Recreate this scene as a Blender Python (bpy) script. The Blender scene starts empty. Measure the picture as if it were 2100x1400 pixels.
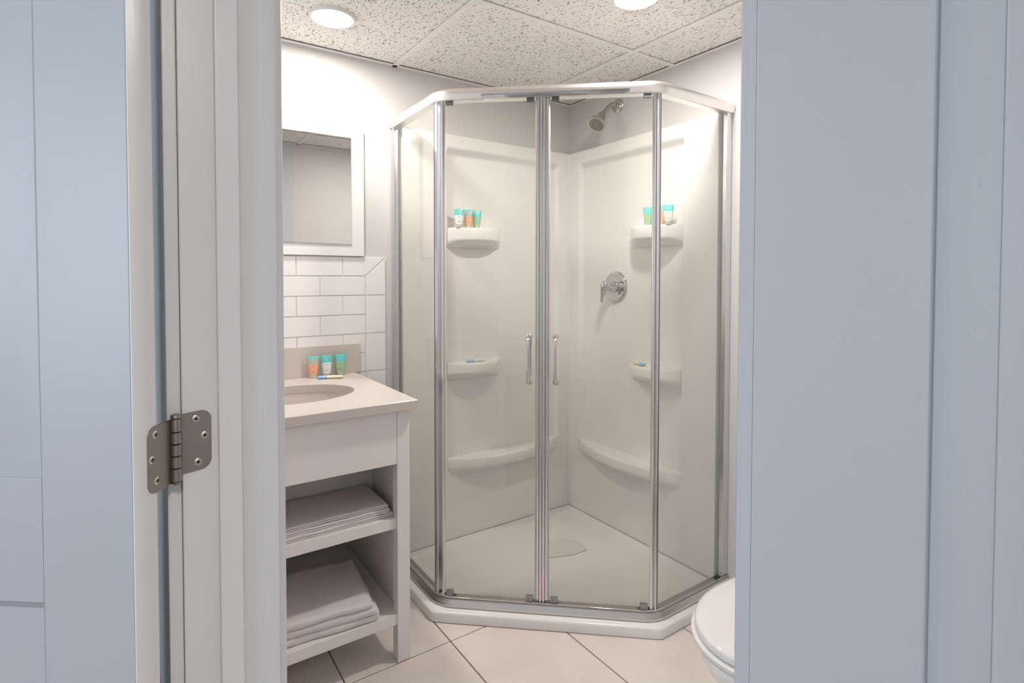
import bpy, bmesh, math, random
from mathutils import Vector, Matrix
random.seed(7)
S = bpy.context.scene
COL = S.collection

# ------------------------------------------------------------------ camera
FPX, PPX, PPY = 1123.67, 1050.0, 595.89
CAM = Vector((-1.9921, -2.3318, 1.30))
yaw, pit, rol = math.radians(55.535), math.radians(-1.455), math.radians(0.07)
FW = Vector((math.cos(yaw)*math.cos(pit), math.sin(yaw)*math.cos(pit), math.sin(pit)))
R0 = Vector((math.sin(yaw), -math.cos(yaw), 0)); U0 = R0.cross(FW)
RT = R0*math.cos(rol) + U0*math.sin(rol); UP = -R0*math.sin(rol) + U0*math.cos(rol)
cd = bpy.data.cameras.new('camera'); co = bpy.data.objects.new('camera', cd); COL.objects.link(co)
cd.sensor_width = 36.0; cd.lens = FPX/2100*36.0; cd.clip_start = 0.01
cd.shift_x = (1050-PPX)/2100; cd.shift_y = -(700-PPY)/2100
M = Matrix((RT, UP, -FW)).transposed().to_4x4(); M.translation = CAM
co.matrix_world = M
S.camera = co

# ------------------------------------------------------------------ world, lights, exposure
w = bpy.data.worlds.new('world'); S.world = w; w.use_nodes = True
w.node_tree.nodes['Background'].inputs[0].default_value = (0.62, 0.78, 1.0, 1)
w.node_tree.nodes['Background'].inputs[1].default_value = 0.6
S.view_settings.view_transform = 'Standard'; S.view_settings.look = 'None'
S.view_settings.gamma = 1.0; S.view_settings.use_curve_mapping = False
S.view_settings.exposure = 0.0

def area(name, loc, rot, size, power, col, shape='DISK', sy=None):
    l = bpy.data.lights.new(name, 'AREA'); l.shape = shape; l.size = size
    if sy: l.size_y = sy
    l.energy = power; l.color = col
    o = bpy.data.objects.new(name, l); COL.objects.link(o); o.location = loc; o.rotation_euler = rot
    return o
# cool daylight through an added, unseen window behind the camera
DAY = area('added_window_daylight', (-4.86, -2.5, 1.5), (0, math.radians(-90), 0), 1.45, 58, (0.80, 0.895, 1.0), 'RECTANGLE', 1.7)
LAMP_W = 12.6
BED_W = 22.0
LAMP_COL = (1.0, 0.93, 0.885)

# ------------------------------------------------------------------ materials
MATS = {}
def mat(name, col, rough=.5, metal=0.0, spec=.5, bump=None, var=None, coat=0, emit=None, sss=0):
    """bump=(scale, strength, (sx,sy,sz)); var=(scale, amount, colour2)"""
    m = bpy.data.materials.new(name); m.use_nodes = True; nt = m.node_tree; N = nt.nodes; L = nt.links
    b = N['Principled BSDF']
    b.inputs['Base Color'].default_value = (*col, 1); b.inputs['Roughness'].default_value = rough
    b.inputs['Metallic'].default_value = metal; b.inputs['Specular IOR Level'].default_value = spec
    if coat: b.inputs['Coat Weight'].default_value = coat; b.inputs['Coat Roughness'].default_value = .06
    if sss: b.inputs['Subsurface Weight'].default_value = sss; b.inputs['Subsurface Radius'].default_value = (.02,.02,.02)
    if bump or var:
        tc = N.new('ShaderNodeTexCoord')
    if var:
        n = N.new('ShaderNodeTexNoise'); n.inputs['Scale'].default_value = var[0]; n.inputs['Detail'].default_value = 5
        L.new(tc.outputs['Object'], n.inputs['Vector'])
        r = N.new('ShaderNodeValToRGB'); r.color_ramp.elements[0].position = .5-var[1]; r.color_ramp.elements[1].position = .5+var[1]
        r.color_ramp.elements[0].color = (*var[2], 1); r.color_ramp.elements[1].color = (*col, 1)
        L.new(n.outputs['Fac'], r.inputs['Fac']); L.new(r.outputs['Color'], b.inputs['Base Color'])
    if bump:
        mp = N.new('ShaderNodeMapping'); mp.inputs['Scale'].default_value = bump[2] if len(bump) > 2 else (1,1,1)
        n = N.new('ShaderNodeTexNoise'); n.inputs['Scale'].default_value = bump[0]; n.inputs['Detail'].default_value = 3
        bp = N.new('ShaderNodeBump'); bp.inputs['Strength'].default_value = bump[1]; bp.inputs['Distance'].default_value = .002
        L.new(tc.outputs['Object'], mp.inputs['Vector']); L.new(mp.outputs['Vector'], n.inputs['Vector'])
        L.new(n.outputs['Fac'], bp.inputs['Height']); L.new(bp.outputs['Normal'], b.inputs['Normal'])
    if emit:
        b.inputs['Emission Color'].default_value = (*emit[0], 1); b.inputs['Emission Strength'].default_value = emit[1]
    MATS[name] = m
    return m

def glass_mat(name, tint, ior=1.5, rough=0.0):
    m = bpy.data.materials.new(name); m.use_nodes = True; nt = m.node_tree; N = nt.nodes; L = nt.links
    N.remove(N['Principled BSDF'])
    t = N.new('ShaderNodeBsdfTransparent'); t.inputs[0].default_value = (*tint, 1)
    g = N.new('ShaderNodeBsdfGlossy'); g.inputs['Roughness'].default_value = rough; g.inputs[0].default_value = (1,1,1,1)
    f0 = ((ior-1)/(ior+1))**2
    lw = N.new('ShaderNodeLayerWeight'); lw.inputs[0].default_value = .5
    pw = N.new('ShaderNodeMath'); pw.operation = 'POWER'; pw.inputs[1].default_value = 5
    ma = N.new('ShaderNodeMath'); ma.operation = 'MULTIPLY_ADD'; ma.inputs[1].default_value = 1-f0; ma.inputs[2].default_value = f0
    mx = N.new('ShaderNodeMixShader')
    L.new(lw.outputs['Facing'], pw.inputs[0]); L.new(pw.outputs[0], ma.inputs[0])
    L.new(ma.outputs[0], mx.inputs[0]); L.new(t.outputs[0], mx.inputs[1]); L.new(g.outputs[0], mx.inputs[2])
    L.new(mx.outputs[0], N['Material Output'].inputs[0])
    MATS[name] = m
    return m

mat('wall_paint', (.67,.655,.64), .55, bump=(260,.05))
mat('hall_paint', (.72,.74,.76), .6, bump=(200,.06))
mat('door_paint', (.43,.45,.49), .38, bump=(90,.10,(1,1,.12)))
mat('trim_paint', (.84,.83,.825), .33, bump=(120,.10,(1,1,.08)))
mat('entry_paint', (.60,.625,.67), .45, bump=(70,.10,(1,1,.3)))
mat('tile_white', (.87,.845,.835), .16, spec=.5, bump=(14,.03))
mat('grout', (.78,.75,.73), .8)
mat('floor_tile', (.79,.715,.665), .38, var=(5,.16,(.71,.64,.595)), bump=(30,.04))
mat('floor_grout', (.33,.27,.23), .9)
mat('counter', (.64,.58,.54), .28, var=(60,.25,(.61,.55,.51)))
mat('basin', (.70,.64,.59), .22)
mat('cabinet', (.84,.81,.80), .42, bump=(60,.04))
mat('acrylic', (.87,.855,.825), .12, spec=.5, coat=.3, bump=(6,.05))
mat('tray', (.84,.82,.80), .22, spec=.5)
mat('porcelain', (.76,.745,.73), .07, spec=.6, coat=.5)
mat('chrome', (.66,.66,.66), .05, 1.0)
mat('satin_chrome', (.60,.58,.55), .16, 1.0)
mat('aluminium', (.74,.74,.76), .20, 1.0)
mat('aluminium_satin', (.83,.81,.79), .30, 1.0)
mat('alu_dark', (.32,.32,.33), .35, 1.0)
mat('nickel', (.36,.325,.29), .38, 1.0, bump=(400,.04,(1,1,.05)))
mat('screw_metal', (.75,.70,.62), .25, 1.0)
mat('dark_slot', (.03,.025,.02), .8)
mat('gasket', (.55,.56,.57), .5)
mat('roller_plastic', (.13,.13,.13), .35)
mat('mirror', (.74,.75,.73), .01, 1.0)
mat('frosted', (.80,.83,.80), .25, spec=.5)
mat('towel', (.80,.77,.765), .95, spec=.1, bump=(900,.6))
mat('lens', (1,1,1), .4, emit=((1.0,.95,.90), 14))
mat('lamp_trim', (.85,.84,.82), .4)
mat('seal_line', (.38,.37,.33), .7)
mat('shadow_gap', (.06,.055,.05), .9)
mat('tbar', (.86,.83,.795), .5)
mat('drain', (.72,.705,.675), .3)
mat('tube_teal', (.16,.62,.60), .35)
mat('tube_orange', (.82,.42,.25), .4)
mat('tube_white', (.80,.80,.76), .35)
mat('tube_green', (.36,.58,.34), .4)
mat('tube_shoulder', (.42,.50,.42), .35)
mat('tube_clear', (.62,.58,.50), .25)
mat('tube_ink', (.25,.34,.28), .6)
mat('tube_ink_orange', (.62,.25,.13), .6)
mat('packet_blue', (.30,.55,.76), .4)
mat('packet_cream', (.80,.72,.58), .5)
mat('hall_floor', (.30,.24,.19), .5)
glass_mat('glass', (.970,.975,.962))
glass_mat('glass_edge', (.62,.72,.68), 1.5, .1)
glass_mat('added_window_glass', (.95,.97,.97))

def ceiling_tile_mat():
    m = bpy.data.materials.new('ceiling_tile'); m.use_nodes = True; nt = m.node_tree; N = nt.nodes; L = nt.links
    b = N['Principled BSDF']; b.inputs['Roughness'].default_value = .95; b.inputs['Specular IOR Level'].default_value = .1
    tc = N.new('ShaderNodeTexCoord')
    mp = N.new('ShaderNodeMapping'); mp.inputs['Scale'].default_value = (1.0, .42, 1); mp.inputs['Rotation'].default_value = (0,0,math.radians(28))
    L.new(tc.outputs['Object'], mp.inputs['Vector'])
    n1 = N.new('ShaderNodeTexNoise'); n1.inputs['Scale'].default_value = 185; n1.inputs['Detail'].default_value = 1.0; n1.inputs['Distortion'].default_value = .6
    L.new(mp.outputs['Vector'], n1.inputs['Vector'])
    r1 = N.new('ShaderNodeValToRGB'); r1.color_ramp.elements[0].position = .615; r1.color_ramp.elements[1].position = .66
    L.new(n1.outputs['Fac'], r1.inputs['Fac'])
    n2 = N.new('ShaderNodeTexNoise'); n2.inputs['Scale'].default_value = 260; n2.inputs['Detail'].default_value = 1
    L.new(tc.outputs['Object'], n2.inputs['Vector'])
    r2 = N.new('ShaderNodeValToRGB'); r2.color_ramp.elements[0].position = .70; r2.color_ramp.elements[1].position = .76
    L.new(n2.outputs['Fac'], r2.inputs['Fac'])
    ad = N.new('ShaderNodeMath'); ad.operation = 'MAXIMUM'
    L.new(r1.outputs['Color'], ad.inputs[0]); L.new(r2.outputs['Color'], ad.inputs[1])
    mx = N.new('ShaderNodeMix'); mx.data_type = 'RGBA'
    mx.inputs['A'].default_value = (.88,.85,.815,1); mx.inputs['B'].default_value = (.33,.28,.25,1)
    L.new(ad.outputs[0], mx.inputs['Factor']); L.new(mx.outputs['Result'], b.inputs['Base Color'])
    bp = N.new('ShaderNodeBump'); bp.invert = True; bp.inputs['Strength'].default_value = .5; bp.inputs['Distance'].default_value = .002
    L.new(ad.outputs[0], bp.inputs['Height']); L.new(bp.outputs['Normal'], b.inputs['Normal'])
    MATS['ceiling_tile'] = m
ceiling_tile_mat()

# ------------------------------------------------------------------ helpers
BEV = []
def finish(bm, name, m, parent=None, smooth=35, recalc=True):
    if recalc: bmesh.ops.recalc_face_normals(bm, faces=bm.faces)
    me = bpy.data.meshes.new(name)
    bev = any(b is bm for b in BEV); BEV.clear()
    if parent is not None:
        off = Vector((0,0,0)); p = parent
        while p is not None: off += p.location; p = p.parent
        bmesh.ops.translate(bm, verts=bm.verts, vec=-off)
    bm.to_mesh(me); bm.free()
    if smooth:
        for p in me.polygons: p.use_smooth = True
        me.set_sharp_from_angle(angle=math.radians(smooth))
    me.materials.append(MATS[m])
    o = bpy.data.objects.new(name, me); COL.objects.link(o)
    if bev:
        wm = o.modifiers.new('weighted_normals', 'WEIGHTED_NORMAL'); wm.mode = 'FACE_AREA'; wm.weight = 100; wm.keep_sharp = True
    if parent is not None: o.parent = parent
    return o
def thing(name, label, cat, loc, group=None):
    o = bpy.data.objects.new(name, None); COL.objects.link(o); o.location = loc; o.empty_display_size = .05
    o['label'] = label; o['category'] = cat
    if group: o['group'] = group
    return o
def tag(o, label, cat, group=None):
    o['label'] = label; o['category'] = cat
    if group: o['group'] = group
    return o
def struct(o, label, cat):
    o['kind'] = 'structure'; o['label'] = label; o['category'] = cat
    return o
def box(lo, hi, bev=0, seg=2, bm=None):
    bm2 = bmesh.new()
    bmesh.ops.create_cube(bm2, size=1)
    c = [(lo[i]+hi[i])/2 for i in range(3)]; s = [abs(hi[i]-lo[i]) for i in range(3)]
    for v in bm2.verts: v.co = Vector((c[0]+v.co.x*s[0], c[1]+v.co.y*s[1], c[2]+v.co.z*s[2]))
    if bev: bmesh.ops.bevel(bm2, geom=bm2.edges[:], offset=bev, segments=seg, affect='EDGES', profile=.5); BEV.append(bm2)
    if bm is None: return bm2
    merge(bm, bm2); return bm
def merge(bm, other):
    me = bpy.data.meshes.new('tmp'); other.to_mesh(me); other.free(); bm.from_mesh(me); bpy.data.meshes.remove(me)
def prism(pts, z0, z1, bev=0, seg=2):
    bm = bmesh.new()
    f = bm.faces.new([bm.verts.new((x, y, z0)) for x, y in pts])
    r = bmesh.ops.extrude_face_region(bm, geom=[f])
    for v in [g for g in r['geom'] if isinstance(g, bmesh.types.BMVert)]: v.co.z = z1
    if bev:
        bmesh.ops.recalc_face_normals(bm, faces=bm.faces)
        bmesh.ops.bevel(bm, geom=bm.edges[:], offset=bev, segments=seg, affect='EDGES', profile=.5); BEV.append(bm)
    return bm
def xform(bm, m):
    bmesh.ops.transform(bm, matrix=m, verts=bm.verts); return bm
def loft(rings, cap0=True, cap1=True, closed=True):
    bm = bmesh.new(); V = [[bm.verts.new(p) for p in r] for r in rings]
    n = len(rings[0])
    for a, b in zip(V, V[1:]):
        for i in range(n if closed else n-1):
            j = (i+1) % n
            bm.faces.new((a[i], a[j], b[j], b[i]))
    if cap0: bm.faces.new(V[0][::-1])
    if cap1: bm.faces.new(V[-1])
    return bm
def lathe(prof, axis_m=None, n=32):
    """prof: list of (r,z) from bottom to top"""
    rings = [[(max(r, 1e-5)*math.cos(2*math.pi*i/n), max(r, 1e-5)*math.sin(2*math.pi*i/n), z) for i in range(n)] for r, z in prof]
    bm = loft(rings)
    if axis_m is not None: xform(bm, axis_m)
    return bm
def tube(path, rad, n=12):
    P = [Vector(p) for p in path]; rings = []
    t0 = (P[1]-P[0]).normalized(); up = Vector((0,0,1)) if abs(t0.z) < .9 else Vector((1,0,0))
    nrm = t0.cross(up).normalized()
    for i, p in enumerate(P):
        t = (P[min(i+1, len(P)-1)]-P[max(i-1, 0)]).normalized()
        nrm = (nrm - t*nrm.dot(t)).normalized(); b = t.cross(nrm)
        r = rad[i] if isinstance(rad, (list, tuple)) else rad
        rings.append([p + (nrm*math.cos(2*math.pi*k/n) + b*math.sin(2*math.pi*k/n))*r for k in range(n)])
    return loft(rings)
def fillet(path, r, seg=8):
    out = [Vector(path[0])]
    for a, b, c in zip(path, path[1:], path[2:]):
        a, b, c = Vector(a), Vector(b), Vector(c)
        u = (a-b).normalized(); v = (c-b).normalized(); ang = u.angle(v)
        d = r/math.tan(ang/2); cen = b + (u+v).normalized()*(r/math.sin(ang/2))
        p0 = b+u*d; p1 = b+v*d
        a0 = math.atan2(p0.y-cen.y, p0.x-cen.x); a1 = math.atan2(p1.y-cen.y, p1.x-cen.x)
        da = (a1-a0+math.pi) % (2*math.pi)-math.pi
        out += [Vector((cen.x+r*math.cos(a0+da*k/seg), cen.y+r*math.sin(a0+da*k/seg))) for k in range(seg+1)]
    out.append(Vector(path[-1]))
    return out
def sweep(path, prof):
    """path: 2D points; prof: closed list of (outward, z). Outward = right-hand side of the travel."""
    rings = []
    P = [Vector(p) for p in path]
    for i, p in enumerate(P):
        d0 = (P[i]-P[i-1]).normalized() if i else (P[1]-P[0]).normalized()
        d1 = (P[i+1]-P[i]).normalized() if i < len(P)-1 else d0
        n0 = Vector((d0.y, -d0.x)); n1 = Vector((d1.y, -d1.x)); n = (n0+n1).normalized(); n = n/max(.3, n.dot(n0))
        rings.append([(p.x+n.x*o, p.y+n.y*o, z) for o, z in prof])
    return loft(rings)
def frame_obox(p, ax, ay, lo, hi, bev=0):
    """box in a local frame: origin p (x,y), unit dirs ax, ay (2D); lo/hi in (along ax, along ay, z)"""
    bm = box(lo, hi, bev)
    m = Matrix(((ax[0], ay[0], 0, p[0]), (ax[1], ay[1], 0, p[1]), (0,0,1,0), (0,0,0,1)))
    return xform(bm, m)

H = 2.234                       # ceiling
XL, XH = -1.822, -1.9436        # bathroom / bedroom faces of the door wall
YJ, YR = -1.470, -2.38          # jamb faces of the door opening
YF = -1.793                     # wall facing the vanity
XE = -1.16                      # entry wall that closes the right of the view
YE = -2.46
DH = 2.06                       # door opening height

# ================================================================== STRUCTURE
fl = struct(finish(box((XL, YE, -.06), (0, 0, -.006)), 'floor', 'floor_grout', smooth=0), 'beige tiled bathroom floor with brown grout', 'floor')
P_, GX, GY = .3745, -1.083, -.622
def clip_tile(x0, x1, y0, y1): return max(x0, XL+.002), min(x1, -.002), max(y0, YE+.002), min(y1, -.002)
cache = {}
for i in range(-3, 4):
    for j in range(-3, 2):
        x0, x1, y0, y1 = clip_tile(GX+i*P_+.0022, GX+(i+1)*P_-.0022, GY+j*2*P_+.0022, GY+(j+1)*2*P_-.0022)
        if x1-x0 < .02 or y1-y0 < .02: continue
        if x0 > XE and y1 < YF: continue
        o = finish(box((x0, y0, -.0059), (x1, y1, 0), .0012, 1), 'tile', 'floor_tile', fl, smooth=0)

# ---- walls
wa = struct(finish(box((XL, 0, 0), (.1, .1, 2.45)), 'wall_back', 'wall_paint', smooth=0), 'white painted wall behind the vanity and shower', 'wall')
wb = struct(finish(box((0, YF-.1, 0), (.1, 0, 2.45)), 'wall_right', 'wall_paint', smooth=0), 'off white painted wall behind the shower head and toilet', 'wall')
wf = struct(finish(box((XE+.1, YF-.1, 0), (0, YF, 2.45)), 'wall_front', 'wall_paint', smooth=0), 'off white painted wall opposite the vanity, seen in the mirror', 'wall')
we = struct(finish(box((XE, YE-.1, 0), (XE+.1, YF, 2.45)), 'wall_entry', 'entry_paint', smooth=0), 'pale blue grey painted wall close on the right', 'wall')
wee = struct(finish(box((XL, YE-.1, 0), (XE, YE, 2.45)), 'wall_entry_end', 'wall_paint', smooth=0), 'white end wall of the entry beside the doorway', 'wall')
bm = box((XH, YJ+.02, 0), (XL, .1, 2.45)); box((XH, -4.6, 0), (XL, YR-.02, 2.45), bm=bm); box((XH, YR-.02, DH+.02), (XL, YJ+.02, 2.45), bm=bm)
wl = struct(finish(bm, 'wall_left', 'hall_paint', smooth=0), 'painted wall that holds the bathroom doorway', 'wall')

# subway tile on the back wall
def wtile(poly):
    bm = prism([(p[0], p[1]) for p in poly], 0, .0065, 0)
    bmesh.ops.recalc_face_normals(bm, faces=bm.faces)
    top = [e for e in bm.edges if all(v.co.z > .006 for v in e.verts)]
    bmesh.ops.bevel(bm, geom=top, offset=.0018, segments=2, affect='EDGES')
    xform(bm, Matrix(((1,0,0,0), (0,0,-1,0), (0,1,0,0), (0,0,0,1))))
    return finish(bm, 'tile', 'tile_white', wa, smooth=30)
g = .0011
zc = 1.3857; rh = .0832
def rect(x0, x1, z0, z1): return [(x0+g, z0+g), (x1-g, z0+g), (x1-g, z1-g), (x0+g, z1-g)]
XT = -1.169; XTE = -1.0775; TL = .189
finish(box((XL, -.003, .45), (XTE-.001, 0, zc-.001)), 'grout_bed', 'grout', wa, smooth=0)
for r in range(10):
    z1 = zc-r*rh; z0 = z1-rh
    start = -1.457 if r % 2 == 0 else -1.457+TL/2
    xs = sorted([XT, XL] + [start+k*TL for k in range(-4, 4) if XL+.01 < start+k*TL < XT-.01])
    for a, b in zip(xs, xs[1:]):
        if r == 0 and b == XT:
            wtile([(a+g, z0+g), (XT-.0005, z0+g), (XTE-.003, z1-g), (a+g, z1-g)])
        else: wtile(rect(a, b, z0, z1))
z = zc-rh*2
wtile([(XT+g, z+g), (XTE, z+g), (XTE, zc-.003), (XT+g, zc-rh-.001)])
for k in range(5): wtile(rect(XT, XTE+g, z-(k+1)*rh*2, z-k*rh*2))

# ---- ceiling: suspended grid
ce = struct(finish(box((XL, YE, 2.30), (0, 0, 2.45)), 'ceiling', 'wall_paint', smooth=0), 'suspended ceiling of fissured white panels in a white grid', 'ceiling')
gxs = [-1.791, -1.031, -.271]; gys = [-.7115, -1.4715, -2.2315]
bw = .0125
xe = [XL]+gxs+[0]; ye = [0]+gys+[YE]
for a, b in zip(xe, xe[1:]):
    for c_, d_ in zip(ye, ye[1:]):
        if b-a < .05: continue
        if a > XE-.2 and c_ < YF: continue
        finish(box((a+.004, d_+.004, H+.006), (b-.004, c_-.004, H+.02), .003, 1), 'ceiling_panel', 'ceiling_tile', ce, smooth=0)
for x in gxs:
    finish(box((x-bw, YE if x < XE else YF, H), (x+bw, 0, H+.005), .001, 1), 'grid_bar', 'tbar', ce, smooth=0)
for y in gys:
    finish(box((XL, y-bw, H+.0005), (0 if y > YF else XE, y+bw, H+.0045), .001, 1), 'grid_bar', 'tbar', ce, smooth=0)
for lo, hi in (((XL, -.020, H), (0, 0, H+.0048)), ((-.020, YF, H), (0, -.020, H+.0048)), ((XE, YF, H), (-.020, YF+.020, H+.0048)), ((XL, YE, H), (XL+.020, -.020, H+.0048))):
    finish(box(lo, hi, .001, 1), 'wall_angle', 'tbar', ce, smooth=0)
for lo, hi in (((XL+.02, -.0245, H+.0049), (-.02, -.0195, H+.0059)), ((-.0245, YF+.02, H+.0049), (-.0195, -.0245, H+.0059)), ((XE+.02, YF+.0195, H+.0049), (-.0245, YF+.0245, H+.0059))):
    finish(box(lo, hi), 'shadow_gap', 'shadow_gap', ce, smooth=0)

# ---- bedroom that the camera stands in
bx0, by0, by1 = -4.8, -4.6, 1.2
struct(finish(box((bx0, by0, -.06), (XL-.0005, by1, -.004)), 'floor_bedroom', 'hall_floor', smooth=0), 'brown floor of the room in front of the doorway', 'floor')
struct(finish(box((bx0, by0, 2.45), (.1, by1, 2.5)), 'ceiling_bedroom', 'wall_paint', smooth=0), 'plain white ceiling of the room in front of the doorway', 'ceiling')
wy0, wy1, wz0, wz1 = -3.40, -1.60, .75, 2.25
bm = box((bx0-.1, by0, 0), (bx0, wy0, 2.45)); box((bx0-.1, wy1, 0), (bx0, by1, 2.45), bm=bm); box((bx0-.1, wy0, 0), (bx0, wy1, wz0), bm=bm); box((bx0-.1, wy0, wz1), (bx0, wy1, 2.45), bm=bm)
struct(finish(bm, 'wall_bedroom_window', 'hall_paint', smooth=0), 'wall with the added window in the room in front of the doorway', 'wall')
struct(finish(box((bx0-.1, by0-.1, 0), (.1, by0, 2.45)), 'wall_bedroom_front', 'hall_paint', smooth=0), 'plain painted wall behind the viewer', 'wall')
struct(finish(box((bx0-.1, by1, 0), (.1, by1+.1, 2.45)), 'wall_bedroom_back', 'hall_paint', smooth=0), 'plain painted far wall of the room before the doorway', 'wall')
wn = struct(finish(box((bx0-.06, wy0, wz0), (bx0-.056, wy1, wz1)), 'added_window', 'added_window_glass', smooth=0), 'added unseen bedroom window letting in cool daylight', 'window')  # added out of view to light the doorway
bm = bmesh.new()
for lo, hi in (((bx0-.09, wy0, wz0), (bx0-.03, wy0+.05, wz1)), ((bx0-.09, wy1-.05, wz0), (bx0-.03, wy1, wz1)), ((bx0-.09, wy0+.05, wz0), (bx0-.03, wy1-.05, wz0+.05)), ((bx0-.09, wy0+.05, wz1-.05), (bx0-.03, wy1-.05, wz1)), ((bx0-.05, -2.525, wz0+.05), (bx0-.03, -2.475, wz1-.05))): box(lo, hi, bm=bm)
finish(bm, 'added_window_frame', 'trim_paint', wn, smooth=0)

# ---- door frame (jambs, stops, casing)
fr = struct(finish(box((XH, YJ, 0), (XL, YJ+.02, DH+.02), .0025, 2), 'trim_1', 'trim_paint'), 'white painted door frame on the left with stop and casing', 'door frame')
finish(box((XH, YR-.02, 0), (XL, YR, DH+.02), .0025), 'jamb', 'trim_paint', fr)
finish(box((XH, YR, DH), (XL, YJ, DH+.02), .0025), 'head_jamb', 'trim_paint', fr)
XS0, XS1 = -1.9005, -1.8705
finish(box((XS0, YJ-.012, 0), (XS1, YJ, DH-.012), .003), 'stop', 'trim_paint', fr)
finish(box((XS0, YR, 0), (XS1, YR+.012, DH-.012), .003), 'stop', 'trim_paint', fr)
finish(box((XS0, YR, DH-.012), (XS1, YJ, DH), .003), 'head_stop', 'trim_paint', fr)
for side, xa, xb in (('bed', XH-.0175, XH), ('bath', XL, XL+.012)):
    finish(box((xa, YJ+.005, 0), (xb, YJ+.07, DH+.075), .003), 'casing', 'trim_paint', fr)
    if side == 'bed': finish(box((xa, YR-.07, 0), (xb, YR-.005, DH+.075), .003), 'casing', 'trim_paint', fr)
    finish(box((xa, YR-.004, DH+.005), (xb, YJ+.004, DH+.075), .003), 'head_casing', 'trim_paint', fr)
finish(box((-1.842, YJ-.003, 0), (XL+.0005, YJ, DH), .0012, 2), 'edge_bead', 'trim_paint', fr)

# ---- painted boards on the entry wall (right foreground)
t2 = struct(finish(box((XE-.006, -1.822, 0), (XE, YF, 2.2), .004, 3), 'trim_2', 'entry_paint'), 'narrow rounded corner trim at the edge of the right wall', 'trim')
finish(box((XE-.0085, -1.8225, 0), (XE-.0055, -1.812, 2.2), .0014, 2), 'bead', 'entry_paint', t2)
t3 = struct(finish(box((XE-.011, -2.064, 0), (XE, -1.8235, 2.2), .0035, 3), 'trim_3', 'entry_paint'), 'wide flat pale blue painted board on the right', 'trim')
t4 = struct(finish(box((XE-.009, -2.33, 0), (XE, -2.128, 2.2), .006, 3), 'trim_4', 'entry_paint'), 'painted board at the far right edge of the view', 'trim')
for zz, yy in ((1.535, -2.112), (1.44, -2.111), (1.41, -2.106), (1.23, -2.098)):
    xform_b = bmesh.new(); bmesh.ops.create_uvsphere(xform_b, u_segments=10, v_segments=6, radius=1)
    xform(xform_b, Matrix.Translation((XE, yy, zz)) @ Matrix.Diagonal((.0008, .0016, .0009, 1)))
    finish(xform_b, 'paint_bump', 'entry_paint', we)

# ---- bathroom door, swung wide open
phi = math.radians(4.0)
fx, fy = FW.x/math.hypot(FW.x, FW.y), FW.y/math.hypot(FW.x, FW.y)
ed = Vector((fx*math.cos(phi)+fy*math.sin(phi), fy*math.cos(phi)-fx*math.sin(phi)))   # across the thickness, away from the viewer
dd = Vector((-ed.y, ed.x))                                                              # from hinge edge to latch edge
far = Vector((-1.9737, -1.5098))
near = far - ed*.0405
do = bpy.data.objects.new('door_1', None); COL.objects.link(do); do.location = (near.x, near.y, .012)
struct(do, 'white panelled bathroom door swung wide open on the left', 'door')
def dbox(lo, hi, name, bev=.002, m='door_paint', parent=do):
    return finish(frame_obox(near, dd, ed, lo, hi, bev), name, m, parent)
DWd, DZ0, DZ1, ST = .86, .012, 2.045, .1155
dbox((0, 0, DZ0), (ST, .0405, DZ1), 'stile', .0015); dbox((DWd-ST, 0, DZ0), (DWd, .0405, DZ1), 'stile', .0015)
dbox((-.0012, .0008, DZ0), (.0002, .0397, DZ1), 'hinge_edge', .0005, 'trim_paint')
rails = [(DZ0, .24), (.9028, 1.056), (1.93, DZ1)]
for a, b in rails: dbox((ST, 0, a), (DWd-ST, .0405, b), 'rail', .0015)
for a, b in ((.24, .9028), (1.056, 1.93)):
    rings = []
    for ins, dep_ in ((0, .0005), (.015, .014), (.017, .014), (.052, .0095)):
        rings.append([(ST+ins, dep_, a+ins), (DWd-ST-ins, dep_, a+ins), (DWd-ST-ins, dep_, b-ins), (ST+ins, dep_, b-ins)])
    rings = [[(ST, .03, a), (DWd-ST, .03, a), (DWd-ST, .03, b), (ST, .03, b)]] + rings
    bm = loft(rings)
    xform(bm, Matrix(((dd.x, ed.x, 0, near.x), (dd.y, ed.y, 0, near.y), (0,0,1,0), (0,0,0,1))))
    finish(bm, 'panel', 'door_paint', do, smooth=20)

# hinge: knuckle, two leaves, six screws
pin_ = far + ed*.028 - dd*.0065
pinx, piny = pin_.x, pin_.y
HZ0, HZ1 = 1.030, 1.114
kn = []
bm = bmesh.new()
zs = [HZ0, HZ0+.018, HZ0+.034, HZ0+.050, HZ0+.066, HZ1]
for a, b in zip(zs, zs[1:]):
    merge(bm, lathe([(.0052, a+.0004), (.0062, a+.001), (.0062, b-.001), (.0052, b-.0004)], Matrix.Translation((pinx, piny, 0)), 20))
merge(bm, lathe([(.0030, HZ0-.004), (.0052, HZ0-.002), (.0056, HZ0)], Matrix.Translation((pinx, piny, 0)), 20))
merge(bm, lathe([(.0058, HZ1), (.0068, HZ1+.0015), (.0062, HZ1+.004), (.0035, HZ1+.0055), (.0005, HZ1+.006)], Matrix.Translation((pinx, piny, 0)), 20))
hk = finish(bm, 'hinge_knuckle', 'nickel', do); hk['label'] = 'brushed nickel hinge knuckle'
def leaf(width, shear, zlo, zhi, R=.0135):
    pts = [(0, zlo), (width-R, zlo)]
    pts += [(width-R+R*math.sin(t), zlo+R-R*math.cos(t)) for t in [k*math.pi/16 for k in range(1, 9)]]
    pts += [(width-R+R*math.cos(t), zhi-R+R*math.sin(t)) for t in [k*math.pi/16 for k in range(0, 9)]]
    pts += [(0, zhi)]
    return [(u, z+shear*u) for u, z in pts]
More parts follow.
